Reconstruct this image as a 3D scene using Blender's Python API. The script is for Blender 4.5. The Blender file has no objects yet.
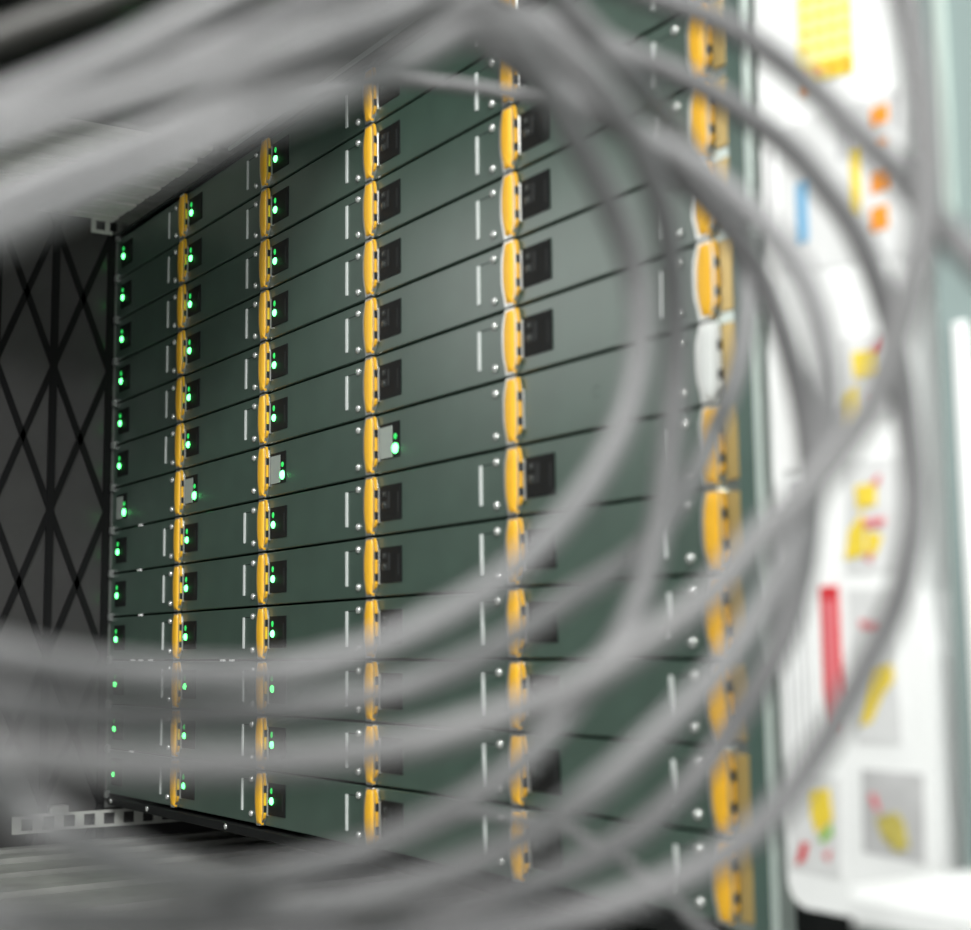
import bpy, bmesh, math, random
from mathutils import Vector, Matrix
random.seed(7)
scene = bpy.context.scene
col = scene.collection

# ------------------------------------------------------------------ camera
# rack space in millimetres: X along the rack face, Y into the face, Z up from the top row;
# TOP is the height of the top row above the room floor
TOP = 1700.0
FPX = 1461.81
CAMP = Vector((1471.294, -527.049, -438.665))
R_ = Matrix(((0.55956926, 0.82869964, -0.01179541),
             (-0.11093265, 0.06078594, -0.99196736),
             (-0.82132587, 0.55638294, 0.12594298)))   # rows: right, down, forward
def W(x, y, z):
    return Vector((x * .001, y * .001, (z + TOP) * .001))
cam_d = bpy.data.cameras.new('camera')
cam = bpy.data.objects.new('camera', cam_d); col.objects.link(cam)
cam_d.sensor_fit = 'HORIZONTAL'; cam_d.sensor_width = 36.0
cam_d.lens = FPX / 971.0 * 36.0
cam_d.clip_start = .01
right, down, fwd = R_[0], R_[1], R_[2]
rotm = Matrix((right, -down, -fwd)).transposed()
cam.matrix_world = Matrix.Translation(W(*CAMP)) @ rotm.to_4x4()
cam_d.dof.use_dof = True
cam_d.dof.focus_distance = 1.22
cam_d.dof.aperture_fstop = cam_d.lens / 11.5     # aperture opening about 11.5 mm
scene.camera = cam

# ------------------------------------------------------------------ world, light, exposure
w = bpy.data.worlds.new('world'); scene.world = w; w.use_nodes = True
w.node_tree.nodes['Background'].inputs[0].default_value = (.93, 1.0, .98, 1)
w.node_tree.nodes['Background'].inputs[1].default_value = .35
scene.view_settings.view_transform = 'Standard'
scene.view_settings.look = 'None'
scene.view_settings.exposure = 0.12
scene.view_settings.gamma = 1.0
scene.view_settings.use_curve_mapping = False
def area(name, loc, target, sx, sy, power, colr=(1, 1, 1)):
    l = bpy.data.lights.new(name, 'AREA'); l.shape = 'RECTANGLE'; l.size = sx; l.size_y = sy
    l.energy = power; l.color = colr
    o = bpy.data.objects.new(name, l); col.objects.link(o); o.location = loc
    o.rotation_euler = (Vector(target) - Vector(loc)).to_track_quat('-Z', 'Y').to_euler()
    return o
area('aisle_or_added_light', (1.75, -1.0, 2.5), (1.5, -.8, 0), 1.2, .3, 56, (1, 1, .985))
area('aisle_or_added_light', (3.3, -1.0, 2.5), (2.9, -.8, 0), 1.2, .3, 36, (1, 1, .985))
area('side_fill_light', (4.9, -1.1, 1.25), (0, -.6, 1.35), 1.6, 2.0, 36, (1, 1, .985))  # added unseen fill from the right, brightens slat undersides and cables
area('aisle_or_added_light', (-1.6, -1.45, 2.38), (.5, 0, 1.5), 2.0, .9, 14, (1, 1, .985))  # added unseen lamp, tilted so the unit faces mirror it as sheen

# ------------------------------------------------------------------ materials
def mat(name, c, rough=.5, metal=0., var=.0, scale=40., bump=0., emit=None, es=0., spec=.5, coat=0.):
    m = bpy.data.materials.new(name); m.use_nodes = True
    nt = m.node_tree; b = nt.nodes['Principled BSDF']
    b.inputs['Roughness'].default_value = rough; b.inputs['Metallic'].default_value = metal
    b.inputs['Specular IOR Level'].default_value = spec
    b.inputs['Coat Weight'].default_value = coat
    tc = nt.nodes.new('ShaderNodeTexCoord')
    n = nt.nodes.new('ShaderNodeTexNoise'); n.inputs['Scale'].default_value = scale
    n.inputs['Detail'].default_value = 4
    nt.links.new(tc.outputs['Object'], n.inputs['Vector'])
    r = nt.nodes.new('ShaderNodeValToRGB')
    r.color_ramp.elements[0].position = .3; r.color_ramp.elements[1].position = .7
    r.color_ramp.elements[0].color = tuple(max(0, k * (1 - var)) for k in c) + (1,)
    r.color_ramp.elements[1].color = tuple(min(1, k * (1 + var)) for k in c) + (1,)
    nt.links.new(n.outputs['Fac'], r.inputs['Fac'])
    nt.links.new(r.outputs['Color'], b.inputs['Base Color'])
    if bump:
        bp = nt.nodes.new('ShaderNodeBump'); bp.inputs['Strength'].default_value = bump
        bp.inputs['Distance'].default_value = .0005
        nt.links.new(n.outputs['Fac'], bp.inputs['Height'])
        nt.links.new(bp.outputs['Normal'], b.inputs['Normal'])
    if emit:
        b.inputs['Emission Color'].default_value = emit + (1,)
        b.inputs['Emission Strength'].default_value = es
    return m
M = {}
M['face'] = mat('green_grey_painted_steel', (.042, .077, .058), .33, 0, .10, 30, .10, spec=1.0)
M['face'].node_tree.nodes['Principled BSDF'].inputs['IOR'].default_value = 1.6
M['body'] = mat('unit_body_steel', (.02, .022, .022), .6)
M['yellow'] = mat('yellow_plastic', (.80, .43, .022), .40, 0, .05, 60)
M['white_plastic'] = mat('white_plastic', (.66, .68, .66), .45, 0, .04)
M['metal'] = mat('bright_metal', (.62, .63, .61), .28, .85, .08, 50)
M['screw'] = mat('screw_metal', (.70, .72, .70), .22, .7, .05)
M['black'] = mat('black_plastic', (.008, .009, .009), .6, 0, .2, spec=.2)
M['mark'] = mat('grey_print', (.030, .032, .032), .7, spec=.2)
M['strip'] = mat('pale_strip', (.62, .66, .64), .4)
M['groove'] = mat('dark_groove', (.006, .007, .007), .8)
M['led'] = mat('green_led_bright', (.1, .6, .3), .4, emit=(.10, 1.0, .20), es=7)
M['led_dim'] = mat('green_led_dim', (.02, .3, .06), .4, emit=(.02, .60, .10), es=1.0)
M['led_off'] = mat('led_unlit', (.03, .035, .032), .3)
M['tag'] = mat('grey_tag', (.30, .34, .31), .6, 0, .06)
M['lattice'] = mat('charcoal_panel', (.031, .030, .0305), .33, 0, .15, 18, .1)
M['rib'] = mat('black_rib', (.004, .004, .0045), .8, spec=.2)
M['slat'] = mat('galvanised_slat', (.46, .47, .44), .5, .1, .15, 25)
M['dark'] = mat('dark_glossy_plate', (.014, .016, .015), .2, 0, .2, 12)
M['frame'] = mat('polished_green_frame', (.34, .38, .35), .17, .75, .06, 20)
M['frame_green'] = mat('green_frame_paint', (.075, .125, .105), .3, 0, .08)
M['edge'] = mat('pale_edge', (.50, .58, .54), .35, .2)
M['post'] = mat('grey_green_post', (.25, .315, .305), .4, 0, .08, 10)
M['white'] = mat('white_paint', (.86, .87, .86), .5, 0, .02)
M['paper'] = mat('paper', (.80, .80, .79), .7, 0, .03, 80)
M['paper_grey'] = mat('grey_paper', (.66, .665, .66), .7, 0, .06, 60)
M['photo_grey'] = mat('photo_print_grey', (.50, .50, .50), .6, 0, .15, 40)
M['p_yellow'] = mat('yellow_print', (.80, .60, .05), .6, 0, .1, 90)
M['p_paleyellow'] = mat('pale_yellow_print', (.88, .76, .30), .6, 0, .05, 90)
M['p_ochre'] = mat('ochre_print', (.52, .44, .10), .6, 0, .25, 200)
M['p_orange'] = mat('orange_print', (.80, .28, .02), .6)
M['p_red'] = mat('red_print', (.62, .03, .04), .6)
M['p_pink'] = mat('pink_red_print', (.70, .18, .20), .6)
M['p_blue'] = mat('blue_print', (.20, .40, .58), .6)
M['p_green'] = mat('green_print', (.25, .52, .05), .6)
M['p_text'] = mat('grey_text_print', (.38, .38, .39), .7)
CAB = [mat('cable_grey', (.134, .133, .134), .5, 0, .06, 200),
       mat('cable_light_grey', (.152, .152, .154), .5, 0, .06, 200),
       mat('cable_warm_grey', (.042, .041, .037), .5, 0, .06, 200),
       mat('cable_dark_grey', (.113, .112, .114), .5, 0, .06, 200)]
M['wall'] = mat('room_wall_paint', (.50, .52, .51), .8, 0, .03, 4)
M['floor'] = mat('room_floor_vinyl', (.34, .35, .34), .5, 0, .1, 6)
M['clip'] = mat('dull_metal', (.22, .23, .225), .35, .6, .15, 60)
M['cornerpost'] = mat('dull_grey_post', (.12, .125, .12), .4, .3, .15, 60)
M['handle_reflection'] = mat('tan_reflection', (.50, .36, .13), .25, .35, .12, 40)
M['emblem'] = mat('faint_grey_print', (.10, .125, .112), .5)
M['base_slat'] = mat('dull_base_slat', (.27, .275, .26), .5, .1, .2, 25)
M['top_slat'] = mat('white_slat', (.80, .80, .75), .5, 0, .1, 25)
M['cab'] = mat('cabinet_dark_steel', (.03, .034, .033), .45, 0, .1, 10)

# ------------------------------------------------------------------ helpers
def link(name, me, parent=None, loc=None):
    o = bpy.data.objects.new(name, me); col.objects.link(o)
    if loc is not None: o.location = loc
    if parent: o.parent = parent
    return o
class MB:
    """collects shapes in millimetres, builds one mesh in metres"""
    def __init__(s): s.v = []; s.f = []; s.smooth = set()
    def box(s, x0, x1, y0, y1, z0, z1, bev=0):
        b = len(s.v)
        if bev:   # box with bevelled edges on its front (-y) face
            s.v += [(x0, y1, z0), (x1, y1, z0), (x1, y1, z1), (x0, y1, z1),
                    (x0, y0 + bev, z0), (x1, y0 + bev, z0), (x1, y0 + bev, z1), (x0, y0 + bev, z1),
                    (x0 + bev, y0, z0 + bev), (x1 - bev, y0, z0 + bev), (x1 - bev, y0, z1 - bev), (x0 + bev, y0, z1 - bev)]
            s.f += [tuple(b + k for k in q) for q in ((3, 2, 1, 0), (8, 9, 10, 11))]
            for r in (0, 4):
                for i in range(4):
                    j = (i + 1) % 4
                    s.f.append((b + r + i, b + r + j, b + r + 4 + j, b + r + 4 + i))
            return s
        s.v += [(x, y, z) for z in (z0, z1) for y in (y0, y1) for x in (x0, x1)]
        s.f += [tuple(b + k for k in q) for q in ((0, 2, 3, 1), (4, 5, 7, 6), (0, 1, 5, 4), (2, 6, 7, 3), (0, 4, 6, 2), (1, 3, 7, 5))]
        return s
    def prism(s, pts, y0, y1):
        """pts in x,z (counter-clockwise seen from the front), extruded y0 (front) to y1"""
        b = len(s.v); n = len(pts)
        s.v += [(x, y0, z) for x, z in pts] + [(x, y1, z) for x, z in pts]
        s.f.append(tuple(b + i for i in range(n))); s.f.append(tuple(b + n + i for i in reversed(range(n))))
        for i in range(n):
            j = (i + 1) % n
            s.f.append((b + j, b + i, b + n + i, b + n + j))
        return s
    def rings(s, rings, cap=True):
        b = len(s.v); n = len(rings[0])
        for r in rings: s.v += list(r)
        for k in range(len(rings) - 1):
            for i in range(n):
                j = (i + 1) % n
                s.f.append((b + k * n + i, b + k * n + j, b + (k + 1) * n + j, b + (k + 1) * n + i))
        if cap:
            s.f.append(tuple(b + i for i in reversed(range(n))))
            s.f.append(tuple(b + (len(rings) - 1) * n + i for i in range(n)))
        return s
    def dome(s, cx, cz, r, y0, h, n=12, sx=1, sz=1):
        rg = []
        for k, (rr, hh) in enumerate(((1, 0), (.96, .35), (.75, .75), (.4, .95))):
            rg.append([(cx + sx * r * rr * math.cos(2 * math.pi * i / n), y0 - h * hh, cz + sz * r * rr * math.sin(2 * math.pi * i / n)) for i in range(n)])
        return s.rings(rg)
    def mesh(s, name, m, smooth=False):
        me = bpy.data.meshes.new(name)
        me.from_pydata([(x * .001, y * .001, z * .001) for x, y, z in s.v], [], s.f)
        bm = bmesh.new(); bm.from_mesh(me); bmesh.ops.recalc_face_normals(bm, faces=bm.faces); bm.to_mesh(me); bm.free()
        me.materials.append(m)
        if smooth:
            for p in me.polygons: p.use_smooth = True
        return me
    def build(s, name, m, parent=None, loc=None, smooth=False):
        return link(name, s.mesh(name, m, smooth), parent, loc)
def thing(name, label, cat, loc, group=None):
    o = link(name, None, None, loc); o.empty_display_size = .02
    tag(o, label, cat, group); return o
def tag(o, label, cat, group=None):
    o['label'] = label; o['category'] = cat
    if group: o['group'] = group
    return o
def struct(o): o['kind'] = 'structure'; return o
def ray(px, py):
    d = R_.transposed() @ Vector(((px - 485.5) / FPX, (py - 465) / FPX, 1.0))
    return d
def on_y(px, py, Y):
    """the place on the plane Y (rack millimetres) that the photograph shows at this pixel"""
    d = ray(px, py); t = (Y - CAMP.y) / d.y
    return CAMP + d * t
def at_depth(px, py, Z):
    return CAMP + ray(px, py) * Z

# ------------------------------------------------------------------ the room
struct(MB().box(-3000, 5000, -3200, 1800, -40, 0).build('floor', M['floor']))
struct(MB().box(-3000, 5000, 1700, 1800, 0, 2700).build('wall_back', M['wall']))
struct(MB().box(-3000, 5000, -3300, -3200, 0, 2700).build('wall_front', M['wall']))
struct(MB().box(-3100, -3000, -3300, 1800, 0, 2700).build('wall_left', M['wall']))
struct(MB().box(5000, 5100, -3300, 1800, 0, 2700).build('wall_right', M['wall']))
struct(MB().box(-3100, 5100, -3300, 1800, 2700, 2760).build('ceiling', M['wall']))

# ------------------------------------------------------------------ cabinet that holds the units
D, P, NR, NC = 180.96, 44.45, 13, 5
H = NR * P
cabt = thing('equipment_cabinet', 'dark steel equipment cabinet with diamond ribbed side panel around the server units', 'cabinet', W(0, 0, -TOP))
def cpart(mb, name, m, parent=cabt, smooth=False):
    if name == 'top_plate': mb.v = [(x, z, y) for x, y, z in mb.v]   # the outline lies flat
    mb.v = [(x, y, z + TOP) for x, y, z in mb.v]
    return mb.build(name, m, parent, smooth=smooth)
XL = -2.0
side = cpart(MB().box(XL - 18, XL, -420, 700, -660, 60), 'side_panel', M['lattice'])
# ribs of the side panel: verticals every 59 mm, diagonals making tall diamonds
PY, PZ = 58.8, 148.4
def rib(y0, z0, y1, z1, wd, th):
    d = Vector((0, y1 - y0, z1 - z0)).normalized(); n = Vector((0, -d.z, d.y)) * wd / 2
    q = [Vector((0, y0, z0)) + n, Vector((0, y0, z0)) - n, Vector((0, y1, z1)) - n, Vector((0, y1, z1)) + n]
    m = MB(); m.v = [(XL - .5, p.y, p.z) for p in q] + [(XL + th, p.y, p.z) for p in q]
    m.f = [(0, 1, 2, 3), (4, 7, 6, 5)] + [(i, (i + 1) % 4, 4 + (i + 1) % 4, 4 + i) for i in range(4)]
    o = cpart(m, 'rib', M['rib'], None); o.parent = side; return o
for i in range(7):
    y = -6 - i * PY
    rib(y, -655, y, 55, 7.5, 3.0)
zc = -143.0
for i in range(7):            # cells between verticals i and i+1
    y0 = -6 - i * PY; y1 = y0 - PY
    z = zc - 4 * PZ
    while z < 60:
        for (za, zb) in ((z, z + PZ), (z + PZ, z)):
            a, b = za, zb; ya, yb = y0, y1
            def clip(y_in, z_in, y_o, z_o):
                for lim, s in ((52, 1), (-652, -1)):
                    if (z_in - lim) * s > 0:
                        t = (lim - z_o) / (z_in - z_o); return y_o + (y_in - y_o) * t, lim
                return y_in, z_in
            if (a > 52 and b > 52) or (a < -652 and b < -652): continue
            (ya2, a2), (yb2, b2) = clip(ya, a, yb, b), clip(yb, b, ya, a)
            rib(ya2, a2, yb2, b2, 6.2, 2.2)
        z += PZ
# top: dark plate with pale slats that run out from the face
top = cpart(MB().prism([(-20, -330), (620, -330), (620, -30), (960, -30), (960, 700), (-20, 700)], 24, 60), 'top_plate', M['dark'])
for k, (x0, x1, zz) in enumerate(((4, 20, 8), (25, 44, 8.5), (50, 70, 7.5), (77, 92, 8), (98, 104, 8), (112, 136, 7), (142, 160, 8), (165, 172, 8), (180, 204, 7), (210, 226, 8), (240, 262, 9))):
    cpart(MB().box(x0, x1, -205, -3, zz + 10, 24.5, 1.0), 'slat', M['top_slat'], top)
cpart(MB().box(-2, 960, -6, -1, 1.0, 24.5, 1.0), 'top_lip', M['dark'], top)
cpart(MB().box(300, 900, -8, -6, 8, 11, .4), 'edge_strip', M['edge'], top)
# upper rail with square holes in the far corner
def hole_rail(name, x, y0, y1, z0, z1, pitch, hole, parent, m):
    mb = MB(); zc_ = (z0 + z1) / 2; y = y0
    mb.box(x, x + 2.0, y0, y1, zc_ + hole / 2, z1); mb.box(x, x + 2.0, y0, y1, z0, zc_ - hole / 2)
    while y < y1:
        mb.box(x, x + 2.0, y, min(y1, y + pitch - hole), zc_ - hole / 2, zc_ + hole / 2); y += pitch
    return cpart(mb, name, m, parent)
hole_rail('hole_rail', 1.5, -30, -7, 3, 21, 15, 10, cabt, M['slat'])
# bottom: base plate below the lowest row with slats running under the units, and a punched rail
base = cpart(MB().box(-20, 960, -330, 700, -690, -640), 'base_plate', M['dark'])
for k, (x0, x1, z0) in enumerate(((2, 20, -623), (26, 60, -626), (66, 82, -623), (90, 140, -627), (148, 168, -624), (178, 236, -627), (246, 270, -624), (282, 340, -627), (352, 380, -624), (392, 452, -627), (464, 500, -625), (512, 590, -627), (600, 700, -626), (710, 800, -627), (812, 940, -626))):
    cpart(MB().box(x0, x1, -325, 240, z0 - 12, z0, 1.0), 'slat', M['base_slat'], base)
hole_rail('hole_rail', 2, -95, 200, -611, -594, 20.6, 11.5, cabt, M['slat'])
cpart(MB().box(4, 16, -62, -44, -594, -586, 2), 'rail_clip', M['metal'])
cpart(MB().box(-20, 960, 245, 255, -640, -578), 'rear_skirt', M['cab'])
cpart(MB().box(12, 935, -3, 40, -588, -580, 1), 'bottom_lip', M['black'])
for x in (22, 120, 300):
    cpart(MB().dome(x, -583.5, 2.6, -3, 1.6), 'lip_screw', M['screw'], smooth=True)
# left corner post with the folded ends of every row
cpart(MB().box(-2, .2, -5, 60, -592, 3), 'corner_post', M['cornerpost'])
for r in range(NR + 1):
    z = -r * P
    cpart(MB().box(2.6, 9, -4.5, -.05, z - 4.0, z + 4.0, 1.4), 'end_clip', M['clip'])
# right frame: polished strip beside the last handles, painted strip, pale edge
cpart(MB().box(905.2, 927, 0, 60, -640, 60), 'polished_strip', M['frame'])
cpart(MB().box(927, 940, -1.0, 60, -640, 60), 'painted_strip', M['frame_green'])
cpart(MB().box(940, 946.5, -4, 60, -640, 60, 1.5), 'frame_edge', M['edge'])
cpart(MB().box(946.5, 1096, 8, 60, -640, 60), 'gap_filler', M['black'])
# carcass above and below
cpart(MB().box(-20, 960, 0, 700, 60, 380, 4), 'header', M['cab'])
cpart(MB().box(-20, 960, -330, 700, -TOP + 60, -690, 4), 'lower_door', M['cab'])
cpart(MB().box(0, 940, -300, 690, -TOP, -TOP + 60), 'plinth', M['black'])
cpart(MB().box(-2, 938, 690, 700, -640, 14), 'rear_panel', M['cab'])

# ------------------------------------------------------------------ server units
G = .9           # half gap between rows
me_plate = MB().box(.5, D - .3, 0, 3.5, G, P - G, .7).mesh('faceplate', M['face'])
me_body = MB().box(2, D - 2, 3.5, 300, G + .8, P - G - .8).mesh('body', M['body'])
me_panel = MB().box(15.0, 44.6, -.7, .2, 10.2, 35.6).mesh('display_panel', M['black'])
me_led = MB().dome(20.9, 21.4, 3.2, -.7, 1.6, 12, 1.0, .95).mesh('led', M['led'], True)
me_led2 = MB().dome(20.6, 29.4, 1.7, -.7, 1.0, 10, 1.0, 1.5).mesh('led', M['led_dim'], True)
me_ledo = MB().dome(20.6, 21.4, 2.6, -.7, .8, 12).mesh('led', M['led_off'], True)
me_ledo2 = MB().dome(20.6, 29.4, 1.7, -.7, .6, 10).mesh('led', M['led_off'], True)
mk = MB()
for k in range(7): mk.box(39.4, 41.6, -.85, -.6, 15.5 + k * 2.1, 16.8 + k * 2.1)
me_mark = mk.mesh('printed_mark', M['mark'])
me_mark2 = MB().box(17, 25, -.85, -.6, 18.8, 24.4).box(18, 24, -.85, -.6, 27.4, 31.8).box(26, 29, -.85, -.6, 19, 31).mesh('printed_mark', M['mark'])
me_strip = MB().box(144.0, 146.7, -.9, .2, 10, 36).mesh('pale_strip', M['strip'])
me_groove = MB().box(147, 161, -.12, .2, 35.6, 36.2).mesh('groove', M['groove'])
me_screw = MB().dome(0, 0, 2.9, 0, 2.4, 12).mesh('screw', M['screw'], True)
# yellow handle: notched plate with a rounded ridge
OUT = [(5, 0), (14.0, 0), (14.6, 3.2), (18.6, 5.6), (20, 8), (20, 10), (16.9, 10), (16.9, 15.6), (20, 15.6), (20, 25.6), (16.9, 25.6), (16.9, 31.4), (20, 31.4), (20, 34), (19.2, 38.5), (17.5, 41), (4.2, 41), (2.6, 37.5), (.9, 33), (0, 27), (0, 17), (.8, 11), (2.6, 6.2), (4.2, 3)]
hd = MB().prism(OUT, -3.2, -1.4)
HX, HZ = D - 3.0, 1.7
rg = []
def ridge(s, y):
    base_ = [(5.4, .6), (13.4, .6), (14.2, 4.5), (15.4, 8), (15.4, 34), (15, 38), (14, 40.5), (4.8, 40.5), (3.2, 37), (1.6, 32.5), (.7, 26.5), (.7, 17), (1.5, 11), (3.2, 6)]
    return [(8.2 + (x - 8.2) * s, y, 20.5 + (z - 20.5) * (.5 + .5 * s)) for x, z in base_]
hd.rings([ridge(1, -3.2), ridge(.93, -4.2), ridge(.72, -5.0), ridge(.35, -5.4)])
hd.v = [(x * .77 + HX, y, z + HZ) for x, y, z in hd.v]
me_handle = hd.mesh('handle', M['yellow'])
me_handle_w = me_handle.copy(); me_handle_w.materials.clear(); me_handle_w.materials.append(M['white_plastic'])
bk = MB().prism([(x + (-1.7 if x < 8 else -.8), z) for x, z in [(5, -.8), (13, -.8), (17, 4), (19, 9), (19, 33), (17, 39), (15, 41.8), (5, 41.8), (3, 37.5), (1, 33), (0, 27), (0, 17), (1, 11), (3, 6.2)]], -2.6, -.06)
bk.v = [(x * .77 + HX, y, z + HZ) for x, y, z in bk.v]
bk.v = [(x - (1.1 if x < HX + 6 else 0), y - (.7 if y < -1 else 0), z) for x, y, z in bk.v]
me_bracket = bk.mesh('bracket', M['metal'])
lp = MB().box(15.8, 17.4, -1.5, -.06, 7.5, 33, .5)
lp.v = [(x + HX, y, z + HZ) for x, y, z in lp.v]
me_lip = lp.mesh('lip', M['metal'])
me_notch_shades = []
for z in (9.6, 25.2):
    sl = MB().box(16.9, 19.2, -2.75, -.2, z, z + 6.2)  # black block painting the shade inside a handle notch
    sl.v = [(x * .77 + HX, y, zz + HZ) for x, y, zz in sl.v]
    me_notch_shades.append(sl.mesh('notch_shade', M['groove']))
lb = MB().box(15.6, 24.9, -1.2, -.06, 1.5, 39.5, .4)  # tan plate that colours in the reflection of the rightmost handles
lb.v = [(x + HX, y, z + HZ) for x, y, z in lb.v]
me_reflection = lb.mesh('handle_reflection', M['handle_reflection'])
# the odd row: grey tag with a round light at its right
me_opanel = MB().box(15.0, 42.5, -.7, .2, 10.5, 36).mesh('display_panel', M['black'])
me_otag = MB().box(15.4, 33, -1.0, -.6, 10.8, 33.6).mesh('paper_tag', M['tag'])
me_oled = MB().dome(37.2, 16.6, 3.8, -.7, 1.8, 14).mesh('led', M['led'], True)
me_oled2 = MB().dome(37.2, 25.2, 2.2, -.7, 1.0, 12).mesh('led', M['led_dim'], True)
rgm = MB()
for a in range(10):
    t0 = .6 + a * .5; t1 = t0 + .3
    rgm.prism([(86 + 4 * math.cos(t0), 22 + 4 * math.sin(t0)), (86 + 4 * math.cos(t1), 22 + 4 * math.sin(t1)), (86 + 2.6 * math.cos(t1), 22 + 2.6 * math.sin(t1)), (86 + 2.6 * math.cos(t0), 22 + 2.6 * math.sin(t0))], -.15, .1)
me_logo = rgm.mesh('faint_emblem', M['emblem'])
me_glint = MB().box(-3.2, 3.2, -.6, 2, -.85, .85).mesh('painted_glint', M['white'])

GLINTS = []      # small white tabs painting glints of light in the gaps below a few rows
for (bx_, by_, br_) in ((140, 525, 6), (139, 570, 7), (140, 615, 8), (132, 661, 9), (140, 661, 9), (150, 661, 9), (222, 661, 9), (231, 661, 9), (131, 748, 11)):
    X_ = on_y(bx_, by_, 0).x; GLINTS.append((int(X_ // D), br_, X_ % D))
ROWW = ['top', 'second', 'third', 'fourth', 'fifth', 'sixth', 'seventh', 'eighth', 'ninth', 'tenth', 'eleventh', 'twelfth', 'bottom']
COLW = ['farthest left column', 'second column from the left', 'middle column', 'fourth column from the left', 'rightmost column']
for c in range(NC):
    for r in range(NR):
        odd = (r == 6)
        rw = ROWW[r] + ' row'
        if odd and c < 4: lab = f'server unit with grey tag and round green light, {rw}, {COLW[c]}'
        elif odd: lab = f'green-grey server unit with white handle, {rw}, {COLW[c]}'
        elif c < 3: lab = f'green-grey server unit with two lit green lights, {rw}, {COLW[c]}'
        else: lab = f'green-grey server unit with unlit black display, {rw}, {COLW[c]}'
        u = thing('server_unit', lab, 'server', W(c * D, 0, -(r + 1) * P), 'server units stacked in the cabinet')
        fp = link('faceplate', me_plate, u); link('body', me_body, u)
        if odd and c < 4:
            dp = link('display_panel', me_opanel, u); link('paper_tag', me_otag, dp)
            link('led', me_oled, dp); link('led', me_oled2, dp)
        elif not odd:
            dp = link('display_panel', me_panel, u)
            if c < 3: link('led', me_led, dp); link('led', me_led2, dp)
            else: link('led', me_ledo, dp); link('led', me_ledo2, dp); link('printed_mark', me_mark2, dp)
            link('printed_mark', me_mark, dp)
        else:
            link('faint_emblem', me_logo, u)
        if not odd:
            link('pale_strip', me_strip, u); link('groove', me_groove, u)
        for z in (8.6, 36.4): link('screw', me_screw, u, (.1635, 0, z * .001))
        for (tc_, tr_, tx_) in GLINTS:
            if (tc_, tr_) == (c, r): link('painted_glint', me_glint, u, (tx_ * .001, 0, 0))
        hn = link('handle', me_handle_w if (odd and c == 4) else me_handle, u)
        link('bracket', me_bracket, hn)
        for q in me_notch_shades: link('notch_shade', q, hn)
        if c < 4: link('lip', me_lip, hn)
        else: link('handle_reflection', me_reflection, hn)
        if odd and c == 4: hn['label'] = 'white plastic handle'

# ------------------------------------------------------------------ white label panel right of the cabinet
YP = -60.0
def PX(px, py, Y=YP):
    p = on_y(px, py, Y); return p.x, p.z
lp_t = thing('label_panel', 'white panel covered with service labels beside the server cabinet', 'panel', W(950, YP, -TOP))
def lpart(mb, name, m, parent=lp_t):
    if parent is lp_t or True:
        mb.v = [(x - 950, y - YP, z + TOP) for x, y, z in mb.v]
    o = mb.build(name, m, parent); return o
xl = PX(774, 500)[0]; xr = PX(908, 400)[0]; xr2 = PX(936, 760)[0]
zb = PX(787, 905)[1]; zs = PX(905, 592)[1]; zs2 = PX(928, 655)[1]
pb = lpart(MB().prism([(xl + 9, zb), (xr2, zb), (xr2, zs2), (xr, zs), (xr, 60), (xl, 60), (xl, zb + 9), (xl + 3, zb + 3)], YP, 7), 'panel_body', M['white'])
lay = [0]
def flat(px0, py0, px1, py1, m, name='printed_label', lift=None, parent=None, slant=0):
    """an upright printed rectangle whose middle sits where the photograph shows it"""
    cx, cy = (px0 + px1) / 2, (py0 + py1) / 2
    x0 = PX(px0, cy)[0]; x1 = PX(px1, cy)[0]; z0 = PX(cx, py1)[1]; z1 = PX(cx, py0)[1]
    l = lift if lift is not None else .4
    mb = MB().prism([(x0, z0), (x1, z0), (x1 + slant, z1), (x0 + slant, z1)], YP - l, YP - l + .35)
    return lpart(mb, name, m, parent or lp_t)
def poly(pts, m, lift=.8, name='printed_shape', parent=None):
    q = [PX(*p) for p in pts]
    ar = sum(q[i][0] * q[(i + 1) % len(q)][1] - q[(i + 1) % len(q)][0] * q[i][1] for i in range(len(q)))
    if ar < 0: q.reverse()
    return lpart(MB().prism(q, YP - lift, YP - lift + .35), name, m, parent or lp_t)
# warning label, yellow with darker foot
s1 = flat(797, -16, 853, 78, M['p_paleyellow'], 'warning_label')
poly([(801, 66), (853, 53), (854, 72), (803, 84)], M['p_yellow'], .8, 'label_band', s1)
for k in range(4):
    for j in range(4):
        poly([(803 + k * 13, 48 - j * 16 - k * 3.2), (811 + k * 13, 46 - j * 16 - k * 3.2), (811 + k * 13, 51 - j * 16 - k * 3.2), (803 + k * 13, 53 - j * 16 - k * 3.2)], M['p_yellow'], .8, 'label_cell', s1)
for k in range(4):
    poly([(804 + k * 13, 71 - k * 3.2), (811 + k * 13, 69 - k * 3.2), (812 + k * 13, 75 - k * 3.2), (805 + k * 13, 77 - k * 3.2)], M['p_orange'], 1.2, 'label_cell', s1)
flat(799, 88, 806, 98, M['p_orange'], 'red_dot_label')
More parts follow.
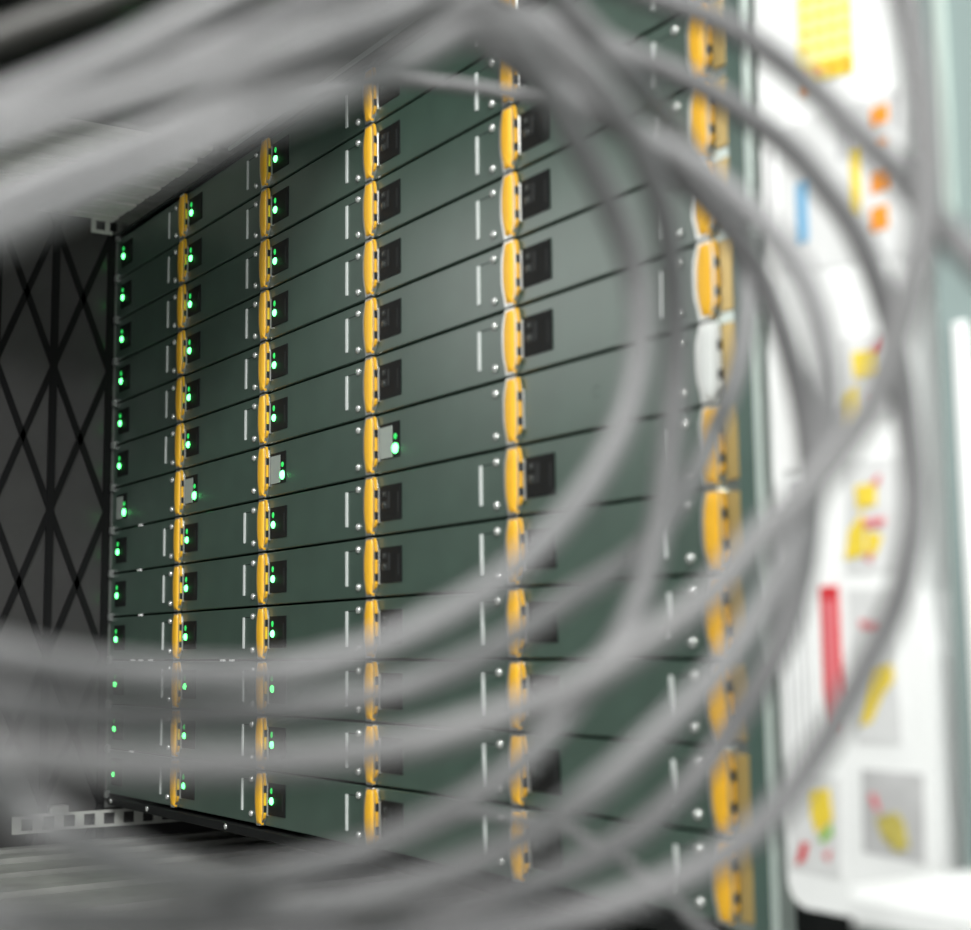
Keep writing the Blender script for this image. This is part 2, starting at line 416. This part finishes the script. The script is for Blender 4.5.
# grey instruction sheet with orange squares
s2 = poly([(780, 130), (905, 84), (907, 255), (782, 275)], M['paper_grey'], .4, 'instruction_sheet')
for (a, b) in ((106, 124), (138, 146), (172, 192), (206, 230)):
    flat(872, a, 889, b, M['p_orange'], 'orange_square', .8, s2)
flat(852, 150, 861, 215, M['p_yellow'], 'yellow_bar', .8, s2)
flat(797, 182, 809, 243, M['p_blue'], 'blue_bar', .8, s2)
for k in range(3): flat(838 + k * 5, 122, 840 + k * 5, 160, M['p_text'], 'text_line', .8, s2)
for k in range(5): flat(893, 95 + k * 7, 899, 98 + k * 7, M['p_text'], 'text_line', .8, s2)
flat(764, 135, 778, 290, M['paper'], 'paper_sheet', .4)
for k in range(2): flat(768 + k * 5, 150, 769.5 + k * 5, 240, M['p_text'], 'text_line', .8)
# white paper block on the left
flat(783, 345, 801, 470, M['paper'], 'paper_block', 1.2)
flat(790, 480, 800, 505, M['p_text'], 'grey_tab', .8)
# instruction pictures
s3 = poly([(842, 338), (897, 328), (899, 420), (844, 428)], M['paper_grey'], .4, 'instruction_picture')
poly([(853, 353), (875, 349), (877, 374), (855, 378)], M['p_yellow'], .9, parent=s3)
poly([(846, 395), (857, 385), (859, 418), (842, 425)], M['p_yellow'], .9, parent=s3)
poly([(870, 350), (881, 337), (878, 352)], M['p_red'], 1.2, parent=s3)
poly([(863, 395), (872, 390), (869, 402)], M['p_pink'], 1.2, parent=s3)
s4 = poly([(845, 462), (902, 456), (904, 572), (847, 574)], M['paper_grey'], .4, 'instruction_picture')
poly([(856, 486), (877, 483), (877, 505), (858, 509)], M['p_yellow'], .9, parent=s4)
poly([(850, 530), (864, 512), (866, 555), (846, 560)], M['p_yellow'], .9, parent=s4)
poly([(868, 530), (884, 536), (876, 556), (868, 552)], M['p_yellow'], .9, parent=s4)
poly([(872, 482), (882, 474), (880, 486)], M['p_pink'], 1.2, parent=s4)
poly([(865, 520), (886, 517), (886, 525), (866, 528)], M['p_pink'], 1.2, parent=s4)
poly([(866, 558), (874, 552), (872, 563)], M['p_pink'], 1.2, parent=s4)
rb = flat(823, 586, 842, 733, M['p_red'], 'red_bar', .5)
flat(828, 600, 838, 720, M['p_pink'], 'red_bar_text', .9, rb)
flat(824, 586, 836, 596, M['p_red'], 'red_bar_head', .9, rb)
for k in range(5): flat(784 + k * 7, 610, 785.5 + k * 7, 770, M['p_text'] if k % 2 else M['photo_grey'], 'text_line', .5)
s5 = poly([(848, 590), (893, 588), (903, 745), (857, 744)], M['paper_grey'], .4, 'instruction_picture')
poly([(870, 696), (876, 670), (893, 664), (895, 680), (884, 694), (872, 722), (862, 726)], M['p_yellow'], .9, parent=s5)
poly([(860, 620), (878, 622), (876, 630), (862, 628)], M['p_pink'], .9, parent=s5)
s6 = poly([(862, 769), (924, 774), (925, 864), (864, 852)], M['photo_grey'], .4, 'instruction_picture')
poly([(877, 818), (897, 812), (905, 822), (910, 848), (898, 852), (884, 838)], M['p_ochre'], .9, parent=s6)
poly([(870, 795), (876, 793), (882, 812), (875, 808)], M['p_pink'], .9, parent=s6)
s7 = poly([(790, 775), (840, 778), (842, 880), (792, 868)], M['paper_grey'], .4, 'instruction_picture')
poly([(812, 792), (830, 788), (834, 820), (818, 834), (812, 815)], M['p_yellow'], .9, parent=s7)
poly([(820, 838), (832, 824), (834, 834), (824, 843)], M['p_green'], .9, parent=s7)
poly([(797, 865), (803, 842), (810, 843), (806, 860)], M['p_red'], .9, parent=s7)
poly([(824, 855), (832, 849), (830, 862)], M['p_pink'], .9, parent=s7)
# white ledge under the label panel
x0 = PX(846, 905, YP - 70)[0]
lg = MB().box(x0, 1230, YP - 70, YP - 1.5, zb + 12, zb + 26, 3)
lg.v = [(x, y, z + TOP) for x, y, z in lg.v]
tag(lg.build('white_ledge', M['white'], None), 'plain white ledge jutting out under the label panel', 'ledge')
# grey-green post at the right edge with a white strip and a painted edge highlight
px0 = PX(940, 600, YP - 2)[0]
po = thing('cabinet_post', 'pale grey-green steel post standing at the right edge', 'post', W(px0, YP - 2, -TOP))
def ppart(mb, name, m):
    mb.v = [(x - px0, y - YP + 2, z + TOP) for x, y, z in mb.v]; return mb.build(name, m, po)
ppart(MB().box(px0 + 4, px0 + 260, YP - 2, 300, -TOP, 300, 2), 'post_body', M['post'])
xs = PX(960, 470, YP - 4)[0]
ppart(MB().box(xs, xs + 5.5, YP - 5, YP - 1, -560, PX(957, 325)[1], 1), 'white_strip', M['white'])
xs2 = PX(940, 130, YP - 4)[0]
ppart(MB().prism([(xs2, PX(945, 232)[1]), (xs2 + 4.5, PX(945, 232)[1]), (xs2 + 4.5, 0), (xs2, 0)], YP - 5, YP - 1), 'pale_strip', M['edge'])  # pale strip painting the highlight on the post's upper edge

# ------------------------------------------------------------------ cables
def catmull(P_, n=10):
    out = []
    Q = [P_[0] * 2 - P_[1]] + P_ + [P_[-1] * 2 - P_[-2]]
    for i in range(1, len(Q) - 2):
        a, b, c_, d = Q[i - 1], Q[i], Q[i + 1], Q[i + 2]
        for k in range(n):
            t = k / n
            out.append(.5 * ((2 * b) + (c_ - a) * t + (2 * a - 5 * b + 4 * c_ - d) * t * t + (3 * b - a - 3 * c_ + d) * t ** 3))
    out.append(P_[-1]); return out
def cable(label, pts, dia, m, smooth=2):
    """pts: (pixel x, pixel y, distance from the lens plane in mm); the cable runs through those places in the aisle"""
    P_ = [at_depth(*p) for p in pts]
    pa = catmull(P_, 8)
    for _ in range(smooth):
        pa = [pa[0]] + [(pa[i - 1] + pa[i] * 2 + pa[i + 1]) / 4 for i in range(1, len(pa) - 1)] + [pa[-1]]
    n = 14; rings = []; up = Vector((0, 0, 1)); T0 = (pa[1] - pa[0]).normalized()
    N = T0.orthogonal().normalized()
    for i, p in enumerate(pa):
        T = (pa[min(i + 1, len(pa) - 1)] - pa[max(i - 1, 0)]).normalized()
        N = (N - T * N.dot(T)).normalized(); B = T.cross(N)
        rings.append([tuple(p + (N * math.cos(2 * math.pi * k / n) + B * math.sin(2 * math.pi * k / n)) * dia / 2) for k in range(n)])
    mb = MB().rings(rings)
    o0 = pa[0]
    mb.v = [(x - o0.x, y - o0.y, z - o0.z) for x, y, z in mb.v]
    o = mb.build('cable', m, None, W(*o0), True)
    tag(o, label, 'cable', 'grey cables looping in front of the servers'); return o
def dz(pts, zs):
    """spread depths along the pixel path: zs is a list of (index fraction, depth)"""
    out = []; L = [0]
    for a, b in zip(pts, pts[1:]): L.append(L[-1] + math.hypot(b[0] - a[0], b[1] - a[1]))
    for p, l in zip(pts, L):
        t = l / L[-1]
        for (t0, z0), (t1, z1) in zip(zs, zs[1:]):
            if t <= t1 + 1e-9:
                s = (t - t0) / (t1 - t0); s = s * s * (3 - 2 * s); out.append((p[0], p[1], z0 + (z1 - z0) * s)); break
    return out
C1 = [(-170, 300), (0, 228), (83, 192), (167, 160), (250, 124), (334, 94), (411, 60), (462, 32), (500, 24), (524, 50), (542, 82), (564, 119), (594, 172), (618, 224), (635, 273), (641, 322), (637, 372), (620, 432), (587, 490), (544, 541), (495, 585), (416, 630), (338, 660), (260, 674), (150, 674), (70, 667), (0, 655), (-170, 620)]
cable('light grey cable, lowest of the upper left bundle, forming the innermost loop', dz(C1, [(0, 228), (.2, 290), (.34, 350), (.5, 400), (.75, 345), (1, 275)]), 7.6, CAB[1])
C2 = [(-170, 268), (0, 197), (56, 173), (167, 130), (250, 92), (334, 50), (420, 14), (478, 2), (515, 14), (552, 40), (590, 76), (625, 121), (651, 175), (667, 235), (675, 300), (676, 370), (671, 440), (663, 505), (650, 565), (628, 625), (590, 682), (534, 752), (475, 797), (389, 839), (306, 868), (222, 880), (139, 868), (56, 832), (0, 795), (-150, 690)]
cable('warm grey cable with the second smallest loop, sagging to the lower left corner', dz(C2, [(0, 345), (.2, 362), (.34, 378), (.5, 425), (.75, 372), (.9, 262), (1, 215)]), 7.8, CAB[1])
C3 = [(-170, 205), (0, 140), (111, 104), (222, 72), (311, 40), (400, 8), (470, -32), (532, -26), (590, 30), (640, 86), (690, 150), (730, 215), (748, 290), (738, 371), (713, 434), (683, 500), (640, 551), (573, 596), (495, 649), (416, 684), (338, 702), (260, 711), (150, 716), (70, 712), (0, 702), (-170, 672)]
cable('grey cable arcing closely past the rightmost yellow handles', dz(C3, [(0, 285), (.22, 312), (.30, 332), (.335, 408), (.385, 420), (.47, 565), (.75, 366), (1, 275)]), 7.5, CAB[1])
C4 = [(-170, 185), (0, 122), (111, 84), (222, 44), (310, 5), (400, -22), (460, -12), (511, 11), (577, 33), (642, 60), (702, 87), (746, 115), (790, 148), (823, 186), (855, 230), (880, 290), (896, 350), (907, 420), (914, 490), (910, 545), (896, 605), (869, 661), (830, 733), (791, 792), (750, 835), (694, 872), (620, 903), (530, 928), (400, 955), (200, 985), (0, 1000)]
cable('grey cable with the widest loop, crossing the label panel down to the bottom', dz(C4, [(0, 360), (.15, 410), (.22, 440), (.33, 450), (.5, 440), (.75, 350), (1, 230)]), 8.0, CAB[3])
C5 = [(330, -70), (400, -20), (460, 25), (520, 68), (580, 104), (642, 137), (691, 164), (746, 208), (790, 257), (815, 310), (827, 380), (822, 450), (800, 530), (765, 605), (720, 670), (660, 732), (600, 786), (540, 830), (445, 874), (334, 904), (222, 917), (100, 920), (0, 918), (-170, 900)]
cable('bluish grey cable looping in front of the label panel round to the lower edge', dz(C5, [(0, 398), (.2, 416), (.38, 388), (.7, 355), (1, 268)]), 8.2, CAB[1])
C5b = [(60, 215), (130, 178), (200, 140), (262, 110), (330, 86), (411, 82), (478, 88), (545, 102), (600, 120), (650, 146), (700, 176), (752, 222)]
cable('thin grey cable running level below the top knot of cables', dz(C5b, [(0, 520), (.5, 590), (1, 570)]), 5.8, CAB[3])
C6 = [(880, -140), (893, -40), (912, 40), (924, 120), (927, 200), (910, 290), (878, 390), (843, 445), (809, 487), (760, 537), (708, 596), (640, 646), (573, 688), (495, 718), (416, 742), (338, 756), (260, 763), (150, 766), (70, 763), (0, 756), (-170, 730)]
cable('thick grey cable dropping past the right post then sweeping to the lower left', dz(C6, [(0, 380), (.3, 360), (.6, 340), (1, 265)]), 8.2, CAB[0])
C7 = [(430, -90), (560, -42), (610, -20), (664, 0), (713, 18), (757, 44), (812, 87), (855, 131), (899, 175), (932, 215), (975, 260), (1060, 350)]
cable('grey cable slanting across the upper right labels out of the right edge', dz(C7, [(0, 420), (.5, 405), (1, 350)]), 8.0, CAB[3])
C8 = [(400, -60), (470, -5), (520, 40), (570, 82), (620, 118), (670, 168), (718, 215), (757, 270), (785, 340), (803, 410), (810, 480), (806, 548), (791, 617), (762, 680), (708, 762), (645, 826), (573, 868), (500, 897), (400, 925), (250, 955), (50, 975)]
cable('dark grey cable rounding the left side of the label panel to the bottom', dz(C8, [(0, 480), (.2, 482), (.35, 470), (.55, 430), (.8, 365), (1, 255)]), 8.0, CAB[3])
C9 = [(-170, 172), (0, 108), (111, 61), (183, 24), (240, -6), (330, -48), (430, -110)]
cable('light grey cable, uppermost bright one of the upper left bundle', dz(C9, [(0, 300), (1, 350)]), 8.5, CAB[1])
C10 = [(-170, 105), (0, 36), (60, 14), (120, -8), (220, -50), (300, -100)]
cable('dark olive grey cable in the upper left corner', dz(C10, [(0, 400), (1, 430)]), 8.0, CAB[2])
C12 = [(222, 884), (306, 872), (389, 842), (450, 820), (510, 816), (563, 829), (610, 852), (660, 889), (705, 930), (760, 985)]
cable('thin pale cable crossing the lower middle toward the bottom edge', dz(C12, [(0, 470), (.5, 540), (1, 470)]), 4.2, CAB[1])
